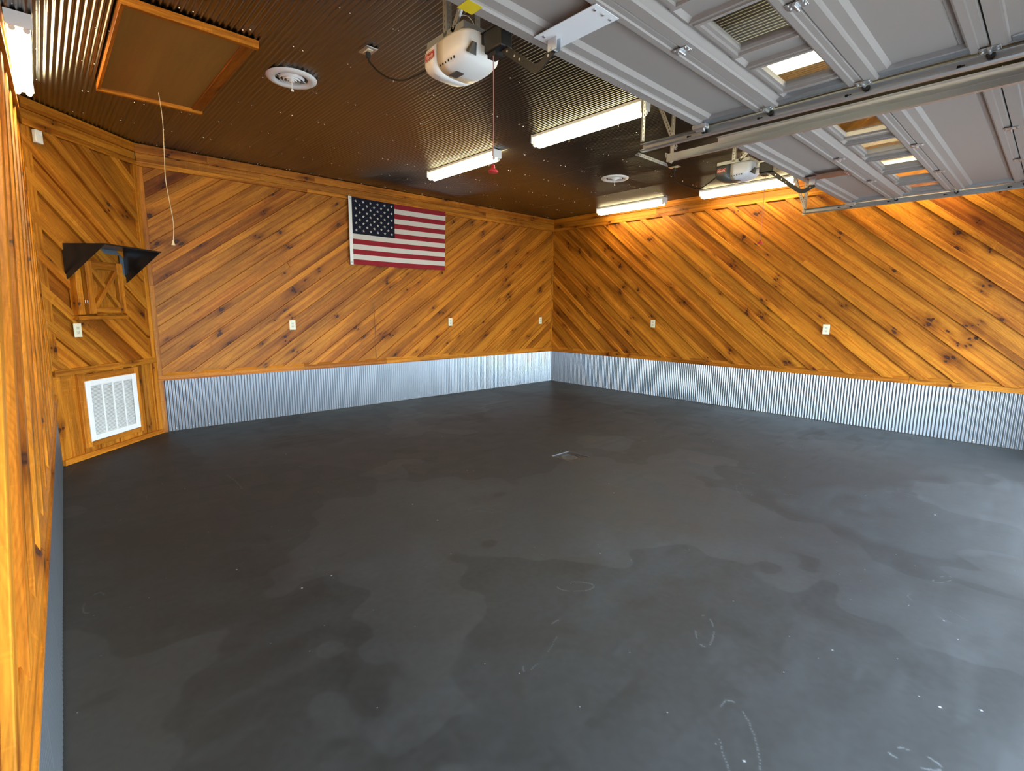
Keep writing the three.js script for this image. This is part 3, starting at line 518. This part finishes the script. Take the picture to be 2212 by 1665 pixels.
// ------------------------------------------------------------------ garage doors, raised
const DOOR_Y = 2.578, HALF = 1.49, TH = 0.05, JOINTS = [4.945, 5.385, 5.865, 6.345, 6.825];
const WIN_W = 0.34, WIN_Z0 = 0.155, WIN_Z1 = 0.425, WIN_PITCH = 0.57;
function hinge() { return [rbox(0.05, 0.004, 0.075, 0.0018, 0, -0.002, 0), cyl(0.007, 0.055, 0, 0, 0, 8).rotateZ(Math.PI / 2).translate(0, -0.01, 0), ...[[-1, -1], [1, -1], [-1, 1], [1, 1]].map(([a, b]) => cyl(0.0055, 0.007, a * 0.015, -0.006, b * 0.026, 6))]; }
const hingeGeo = mergeGeometries(hinge().map((g) => g.index ? g.toNonIndexed() : g));
function garageDoor(label, cx, plateMat, yellow) {
  const d = thing('garage_door', label, 'garage door', [cx, DOOR_Y, JOINTS[0]], 0, 'raised sectional garage doors');
  for (let s = 0; s < 4; s++) {
    const L = JOINTS[s + 1] - JOINTS[s] - 0.006, sec = sub('section', d, [0, 0, JOINTS[s] - JOINTS[0]]);
    // the section's inner face, from its inner edge to its outer edge: [z, y], y up from the lowest lip
    const prof = [[0, TH], [0, 0.012], [0.004, 0], [0.052, 0], [0.058, 0.010], [0.064, 0.014], [0.104, 0.018], [0.122, 0.036], [L - 0.112, 0.036], [L - 0.110, 0.040], [L - 0.104, 0.040], [L - 0.102, 0.036], [L - 0.075, 0.036], [L - 0.07, 0.004], [L - 0.062, 0], [L - 0.034, 0], [L - 0.03, 0.007], [L - 0.006, 0.007], [L, 0.014], [L, TH]];
    const skin = (x0, x1, p = prof) => carry(p.map(([z, y]) => [y, z]), [{ o: [x0, 0, 0], x: [0, 1, 0], y: [0, 0, 1] }, { o: [x1, 0, 0], x: [0, 1, 0], y: [0, 0, 1] }]);
    if (s !== 1) part('panel', skin(-HALF, HALF), M.doorSkin, sec);
    else {
      const wins = [-2, -1, 0, 1, 2].map((k) => k * WIN_PITCH), inner = [[WIN_Z0 - 0.062, TH], [WIN_Z0 - 0.062, 0.036], [0.064, 0.014], [0.058, 0.01], [0.052, 0], [0.004, 0], [0, 0.012], [0, TH]].reverse(), outer = [[L, TH], [L, 0.014], [L - 0.006, 0.007], [L - 0.03, 0.007], [L - 0.034, 0], [L - 0.062, 0], [L - 0.07, 0.004], [L - 0.0705, TH]].reverse();
      const edges = [-HALF, ...wins.flatMap((x) => [x - WIN_W / 2 - 0.04, x + WIN_W / 2 + 0.04]), HALF], pieces = [skin(-HALF, HALF, inner), skin(-HALF, HALF, outer)];
      for (let i = 0; i < edges.length; i += 2) pieces.push(skin(edges[i], edges[i + 1], [[WIN_Z0 - 0.062, TH], [WIN_Z0 - 0.062, 0.022], [0.104, 0.02], [0.122, 0.036], [L - 0.0705, 0.036], [L - 0.0705, TH]]));
      part('panel', pieces, M.doorSkin, sec);
      for (const x of wins) {
        const fw = 0.05, w2 = WIN_W / 2, z0 = WIN_Z0, z1 = Math.min(WIN_Z1, L - 0.075);
        // stepped frame round the opening
        const step = (a, b, o, t0, t1) => box(a[1] - a[0], t1 - t0, b[1] - b[0], (a[0] + a[1]) / 2, (t0 + t1) / 2, (b[0] + b[1]) / 2);
        const g = [];
        for (const [f0, f1, t] of [[0.0, 0.016, 0.022], [0.016, 0.034, 0.008], [0.034, 0.05, 0.016]]) {
          g.push(step([x - w2 - f1, x + w2 + f1], [z0 - f1, z0 - f0], 0, t, TH)); g.push(step([x - w2 - f1, x - w2 - f0], [z0 - f0, z1 + Math.min(f0, 0.0)], 0, t, TH)); g.push(step([x + w2 + f0, x + w2 + f1], [z0 - f0, z1 + Math.min(f0, 0.0)], 0, t, TH));
        }
        const fr = part('window_frame', g, M.doorSkin, sec);
        part('pane', box(WIN_W + 0.004, 0.003, z1 - z0 + 0.004, x, 0.036, (z0 + z1) / 2), glass, sec);
      }
    }
    for (const x of [-HALF, HALF]) { const sgn = Math.sign(x); part('end_stile', [rbox(0.055, 0.034, L - 0.12, 0.006, x - sgn * 0.03, 0.024, L / 2 + 0.005), box(0.0025, TH - 0.004, L - 0.004, x + sgn * 0.0015, TH / 2 + 0.001, L / 2)], M.steelDark, sec); }
    if (s) for (const [i, x] of [-0.985 * 1.5, -0.4925, 0.4925, 0.985 * 1.5].entries()) { const h = part('hinge', hingeGeo, M.steel, sec, [x, -0.001, -0.003]); if (i === 0 || i === 3) { const q = Math.sign(x); part('roller', [cyl(0.017, 0.018, 0, 0, 0, 16).rotateZ(Math.PI / 2).translate(q * 0.055, -0.008, 0), cyl(0.005, 0.06, 0, 0, 0, 8).rotateZ(Math.PI / 2).translate(q * 0.03, -0.008, 0)], M.rubber, h); } }
    else for (const x of [-HALF + 0.03, HALF - 0.03]) { const q = Math.sign(x), b = part('top_bracket', [rbox(0.05, 0.03, 0.09, 0.006, x, -0.012, 0.04), rbox(0.024, 0.03, 0.05, 0.004, x + q * 0.02, -0.02, 0.03), cyl(0.006, 0.012, x, -0.03, 0.06, 8)], M.steel, sec); part('roller', [cyl(0.017, 0.018, 0, 0, 0, 16).rotateZ(Math.PI / 2).translate(x + q * 0.07, -0.02, 0.03), cyl(0.005, 0.07, 0, 0, 0, 8).rotateZ(Math.PI / 2).translate(x + q * 0.04, -0.02, 0.03)], M.rubber, b); }
    if (!s) {
      const L1 = JOINTS[1] - JOINTS[0], p = part('reinforcing_plate', rbox(0.15, 0.003, L1 - 0.1, 0.001, 0, -0.003, L1 / 2 + 0.0), plateMat, sec);
      for (const [x, z] of [[-0.05, 0.09], [0, 0.09], [-0.05, L1 - 0.075], [0, L1 - 0.075], [0.05, L1 - 0.075]]) part('bolt', cyl(0.006, 0.006, x, -0.007, z, 6), M.steel, p);
      part('arm_bracket', [box(0.03, 0.05, 0.004, 0, -0.03, 0.09), box(0.004, 0.05, 0.05, -0.014, -0.03, 0.105), box(0.004, 0.05, 0.05, 0.014, -0.03, 0.105), cyl(0.006, 0.045, 0, 0, 0, 8).rotateZ(Math.PI / 2).translate(0, -0.045, 0.1)], M.steel, sec);
      if (yellow) part('warning_label', box(0.075, 0.001, 0.07, -0.41, -0.001, 0.03), M.yellow, sec);
    }
  }
  return d;
}
garageDoor('raised pale grey garage door with white reinforcing plate above the white opener arm', -5.51, M.doorPlate, true);
garageDoor('raised pale grey garage door with brown reinforcing plate beside the right wall', -2.09, M.bronzePlate, false);

// ------------------------------------------------------------------ tracks and their hangers
const trackProfile = [[0, -0.027], [0, 0.027], [0.03, 0.027], [0.036, 0.018], [0.034, 0.0165], [0.029, 0.0245], [0.0025, 0.0245], [0.0025, -0.0245], [0.029, -0.0245], [0.034, -0.0165], [0.036, -0.018], [0.03, -0.027]];
function track(label, x, side) {       // side: +1 opens towards +x
  const t = thing('door_track', label, 'track', [x, DOOR_Y - 0.022, 4.5], 0, 'galvanised garage door tracks'), fr = [];
  const zs = [0, 2.2]; for (const z of zs) fr.push({ o: [0, 0, z], x: [side, 0, 0], y: [0, 1, 0] });
  const R = 0.2; for (let k = 1; k <= 10; k++) { const a = k / 10 * Math.PI / 2; fr.push({ o: [0, -R + R * Math.cos(a), 2.2 + R * Math.sin(a)], x: [side, 0, 0], y: [0, Math.cos(a), Math.sin(a)] }); }
  fr.push({ o: [0, -DOOR_Y + 0.022 + 0.01, 2.4], x: [side, 0, 0], y: [0, 0, 1] });
  const m = part('channel', carry(trackProfile, fr), M.steelDouble, t);
  const slots = []; for (let z = 0.35; z < 2.1; z += 0.46) slots.push(box(0.001, 0.012, 0.014, 0, 0.002, z), box(0.001, 0.006, 0.018, 0, 0.002, z + 0.014));
  part('slot_row', slots.map((g) => g.translate(side * 0.0031, 0, 0)), M.slot, t);
  // backing angle bolted along the track
  if (side > 0) part('stiffener_angle', [box(0.003, 0.045, 1.75, -side * 0.004, 0.03, 1.28), box(0.03, 0.003, 1.75, -side * 0.018, 0.052, 1.28)], M.steel, t);
  return t;
}
M.steelDouble = std('galvanised_track', [0.55, 0.58, 0.6], 0.38, 0.85, { side: THREE.DoubleSide });
track('galvanised door track on the right side of the first raised door', -3.96, -1);
track('galvanised door track on the left side of the second raised door', -3.635, 1);
track('galvanised door track of the second raised door along the right wall', -0.545, -1);
function hangerPiece(g, name, a, b, spin = 0) { const m = part(name, perforatedAngle(dist(a, b)), M.steel, g); between(m, a, b); m.rotateY(spin); return m; }
{
  const Y = DOOR_Y - 0.03, h = thing('track_hanger', 'perforated steel hanger holding the two middle door tracks', 'hanger', [0, 0, 0]);
  hangerPiece(h, 'upright', [-3.975, Y + 0.05, 4.52], [-3.975, H, 4.52], Math.PI); hangerPiece(h, 'upright', [-3.625, Y - 0.03, 4.52], [-3.625, H, 4.52], 0);
  hangerPiece(h, 'diagonal_brace', [-3.60, Y + 0.07, 4.54], [-3.60, H, 4.34], 0); hangerPiece(h, 'cross_bar', [-3.99, Y - 0.02, 4.485], [-3.60, Y - 0.02, 4.485], 1.2);
  part('mount_plate', rbox(0.06, 0.035, 0.003, 0.001, -3.605, Y + 0.03, 4.49), M.steel, h);
  const h2 = thing('track_hanger', 'perforated steel hanger at the end of the right wall door track', 'hanger', [0, 0, 0]);
  hangerPiece(h2, 'upright', [-0.555, Y - 0.025, 4.515], [-0.555, H, 4.515], Math.PI / 2); hangerPiece(h2, 'diagonal_brace', [-0.575, Y + 0.06, 4.52], [-0.575, H, 4.36], Math.PI);
}
// ------------------------------------------------------------------ door openers
function logoTex(bg) {
  const c = document.createElement('canvas'); c.width = 512; c.height = 192; const x = c.getContext('2d'); x.fillStyle = bg; x.fillRect(0, 0, 512, 192);
  const pill = (i, col) => { x.fillStyle = col; x.beginPath(); const r = 60 - i; x.moveTo(i + r, i); x.lineTo(512 - i - r, i); x.quadraticCurveTo(512 - i, i, 512 - i, i + r); x.lineTo(512 - i, 192 - i - r); x.quadraticCurveTo(512 - i, 192 - i, 512 - i - r, 192 - i); x.lineTo(i + r, 192 - i); x.quadraticCurveTo(i, 192 - i, i, 192 - i - r); x.lineTo(i, i + r); x.quadraticCurveTo(i, i, i + r, i); x.fill(); };
  pill(4, '#b01818'); pill(18, '#e8ddd0'); pill(26, '#b01818'); x.fillStyle = '#f3ece2'; x.font = 'bold 128px sans-serif'; x.textAlign = 'center'; x.textBaseline = 'middle'; x.fillText('Genie', 256, 100);
  const t = new THREE.CanvasTexture(c); t.colorSpace = THREE.SRGBColorSpace; return t;
}
function opener(label, pos, shellMat, coverMat, logoBg, railMat, seam) {
  const g = thing('door_opener', label, 'opener', pos, 0, 'ceiling hung garage door openers');
  // shell: sections along z from the closed nose (-z) to the door end (+z)
  const W = 0.136, loft = (zs) => {
    const P = [], UV = [], I = [], n = 28;
    zs.forEach(([z, w, top, bot], k) => { for (let i = 0; i < n; i++) { const a = i / n * Math.PI * 2, c = Math.cos(a), s = Math.sin(a), e = s < 0 ? 0.72 : 0.32; P.push(Math.sign(c) * Math.pow(Math.abs(c), s < 0 ? 0.62 : 0.4) * w, s >= 0 ? top * Math.pow(s, e) : bot * Math.pow(-s, e), z); UV.push(i / n, k); } });
    for (let k = 0; k < zs.length - 1; k++) for (let i = 0; i < n; i++) { const a = k * n + i, b = k * n + (i + 1) % n; I.push(a, a + n, b, b, a + n, b + n); }
    for (const [k, f] of [[0, 1], [zs.length - 1, 0]]) for (let i = 1; i < n - 1; i++) { const o = k * n; I.push(...(f ? [o, o + i, o + i + 1] : [o, o + i + 1, o + i])); }
    const q = geom(P, UV, I); return q;
  };
  const nose = [[-0.185, 0.06, 0.03, -0.025], [-0.181, 0.095, 0.05, -0.042], [-0.168, 0.12, 0.062, -0.058], [-0.145, 0.13, 0.068, -0.07], [-0.10, 0.134, 0.072, -0.08], [seam, W, 0.073, -0.088]];
  const cover = [[seam + 0.004, W, 0.073, -0.088], [0.03, W, 0.075, -0.09], [0.09, 0.134, 0.075, -0.084], [0.145, 0.126, 0.074, -0.07], [0.175, 0.108, 0.07, -0.05], [0.188, 0.08, 0.062, -0.028]];
  part('nose_cover', loft(nose), shellMat, g); part('light_cover', loft(cover), coverMat, g);
  part('chassis', box(0.22, 0.03, 0.32, 0, 0.085, 0), M.steelDark, g);
  const lg = new THREE.MeshStandardMaterial({ map: logoTex(logoBg), roughness: 0.4 }); lg.name = 'red_logo_badge';
  const badge = part('logo_badge', new THREE.PlaneGeometry(0.096, 0.038), lg, g, [-0.1362, 0.012, -0.098], [0, -Math.PI / 2 - 0.06, 0]);
  part('vent_slots', [0, 1, 2, 3, 4, 5].map((k) => box(0.004, 0.012, 0.006, -0.125, -0.052, -0.02 + k * 0.024)), M.slot, g);
  part('button_plate', box(0.05, 0.002, 0.07, -0.05, -0.089, 0.02), M.grey, g);
  part('lamp_socket', new THREE.CylinderGeometry(0.012, 0.028, 0.05, 16).rotateX(0.6).translate(-0.085, -0.03, 0.2), M.grey, g);
  // rail, trolley and bent arm
  const railLen = FRONT - 0.03 - pos[2] - 0.17;
  part('rail', [box(0.04, 0.045, railLen, 0, 0.03, 0.17 + railLen / 2), box(0.055, 0.004, railLen, 0, 0.054, 0.17 + railLen / 2)], railMat, g);
  part('trolley', [rbox(0.075, 0.1, 0.13, 0.01, 0, -0.005, 0.29), box(0.05, 0.05, 0.06, 0, -0.05, 0.27)], M.black, g);
  const br = [0, DOOR_Y - 0.045 - pos[1], JOINTS[0] + 0.1 - pos[2]], st = [0, -0.03, 0.3], el = [0, DOOR_Y - 0.1 - pos[1], JOINTS[0] + 0.0 - pos[2]];
  
  const V = (p) => new THREE.Vector3(...p), mixp = (a, b, t) => V(a).lerp(V(b), t), cv = new THREE.CurvePath();
  cv.add(new THREE.LineCurve3(V(st), mixp(st, el, 0.86))); cv.add(new THREE.QuadraticBezierCurve3(mixp(st, el, 0.86), V(el), mixp(el, br, 0.34))); cv.add(new THREE.LineCurve3(mixp(el, br, 0.34), V(br)));
  const fr = []; for (let k = 0; k <= 40; k++) { const p = cv.getPoint(k / 40), t = cv.getTangent(Math.min(0.999, Math.max(0.001, k / 40))), nrm = new THREE.Vector3(1, 0, 0).cross(t).normalize(); fr.push({ o: p.toArray(), x: [1, 0, 0], y: nrm.toArray() }); }
  const arm = part('door_arm', carry([[-0.003, -0.018], [0.003, -0.018], [0.003, 0.018], [-0.003, 0.018]], fr), M.black, g);
  const bolts = []; for (const k of [3, 7, 13, 17, 37]) { const p = cv.getPoint(k / 40); bolts.push(cyl(0.0055, 0.009, 0, 0, 0, 8).rotateZ(Math.PI / 2).translate(p.x, p.y, p.z)); } part('arm_bolts', bolts, M.steel, arm);
  // hangers up to the ceiling
  const top = H - pos[1] - 0.002;
  for (const [x, s] of [[-0.11, Math.PI / 2], [0.11, Math.PI]]) { const m = part('hanger_strap', perforatedAngle(top - 0.08), M.steel, g, [x, 0.08, 0.02]); m.rotateY(s); }
  const dg = part('hanger_brace', perforatedAngle(Math.hypot(0.2, top - 0.09)), M.steel, g); between(dg, [-0.11, 0.09, 0.05], [-0.11, top, 0.25]);
  if (seam < -0.03) part('wood_block', plank(rect(-0.03, 0.03, 0.3, 0.52), 0, 0.03, Math.PI / 2).rotateX(Math.PI / 2).translate(0, 0.09, 0), pine[1], g);
  part('ceiling_bar', box(0.36, 0.03, 0.03, 0, top - 0.015, 0.02), M.steelDark, g);
  part('bell_wire', tube([[-0.06, 0.09, 0.06], [-0.09, 0.15, 0.06], [-0.03, 0.17, 0.09], [0.02, 0.12, 0.1], [0.03, 0.09, 0.1]], 0.0018, 24, 5), M.whiteDull, g);
  // release cord
  const rc = thing('release_cord', label.startsWith('white') ? 'red release cord and handle hanging from the white opener' : 'red release cord and handle hanging from the dark grey opener', 'cord', [pos[0] - 0.03, 0, pos[2] + 0.29]);
  const yb = label.startsWith('white') ? 2.085 : 2.05;
  part('string', tube([[0, pos[1] - 0.08, 0], [0.002, (pos[1] + yb) / 2, 0], [0, yb + 0.03, 0]], 0.0022, 20, 6), M.redCord, rc);
  part('handle', new THREE.LatheGeometry([[0, 0.04], [0.008, 0.038], [0.01, 0.02], [0.026, 0.008], [0.024, 0], [0, 0]].map((p) => new THREE.Vector2(...p)), 14), M.red, rc, [0, yb - 0.005, 0]);
  return g;
}
opener('white garage door opener with red badge over the first door', [-5.51, 2.70, 4.385], M.openerWhite, M.openerWhite, '#d8d2c4', M.black, -0.04);
opener('dark grey garage door opener with pale light cover and red badge', [-2.02, 2.765, 4.33], M.grey, M.lens, '#2b2a27', M.steel, -0.015);
// ceiling outlets and power cords
function ceilingOutlet(label, x, z) { const g = thing('ceiling_outlet', label, 'outlet', [x, H, z], 0, 'ceiling outlets'); part('cover_plate', rbox(0.078, 0.006, 0.12, 0.002, 0, -0.006, 0), M.steel, g); part('receptacle', rbox(0.034, 0.006, 0.03, 0.002, 0, -0.011, 0.02), M.ivory, g); part('receptacle', rbox(0.034, 0.006, 0.03, 0.002, 0, -0.011, -0.02), M.ivory, g); return g; }
ceilingOutlet('metal ceiling outlet feeding the white opener', -5.557, 3.455); ceilingOutlet('metal ceiling outlet feeding the dark grey opener', -1.69, 3.44);
function powerCord(label, pts) { const g = thing('power_cord', label, 'cord', [0, 0, 0], 0, 'opener power cords'); part('cable', tube(pts, 0.0056, 70, 8), M.rubber, g); part('plug', [rbox(0.028, 0.035, 0.026, 0.006, pts[0][0], pts[0][1] + 0.0, pts[0][2])], M.rubber, g); }
powerCord('thick black power cord sagging from ceiling outlet to white opener', [[-5.557, H - 0.032, 3.455], [-5.557, 2.985, 3.46], [-5.56, 2.93, 3.52], [-5.568, 2.865, 3.61], [-5.58, 2.785, 3.75], [-5.593, 2.718, 3.92], [-5.606, 2.688, 4.09], [-5.612, 2.68, 4.2]]);
powerCord('thin black power cord sagging from ceiling outlet to dark grey opener', [[-1.69, H - 0.032, 3.44], [-1.69, 2.965, 3.44], [-1.70, 2.905, 3.46], [-1.744, 2.843, 3.546], [-1.836, 2.757, 3.725], [-1.914, 2.7, 3.878], [-1.985, 2.721, 4.015], [-2.045, 2.758, 4.136]]);

scene.traverse((o) => { if (o.isLight) o.castShadow = true; });
renderer.render(scene, camera);
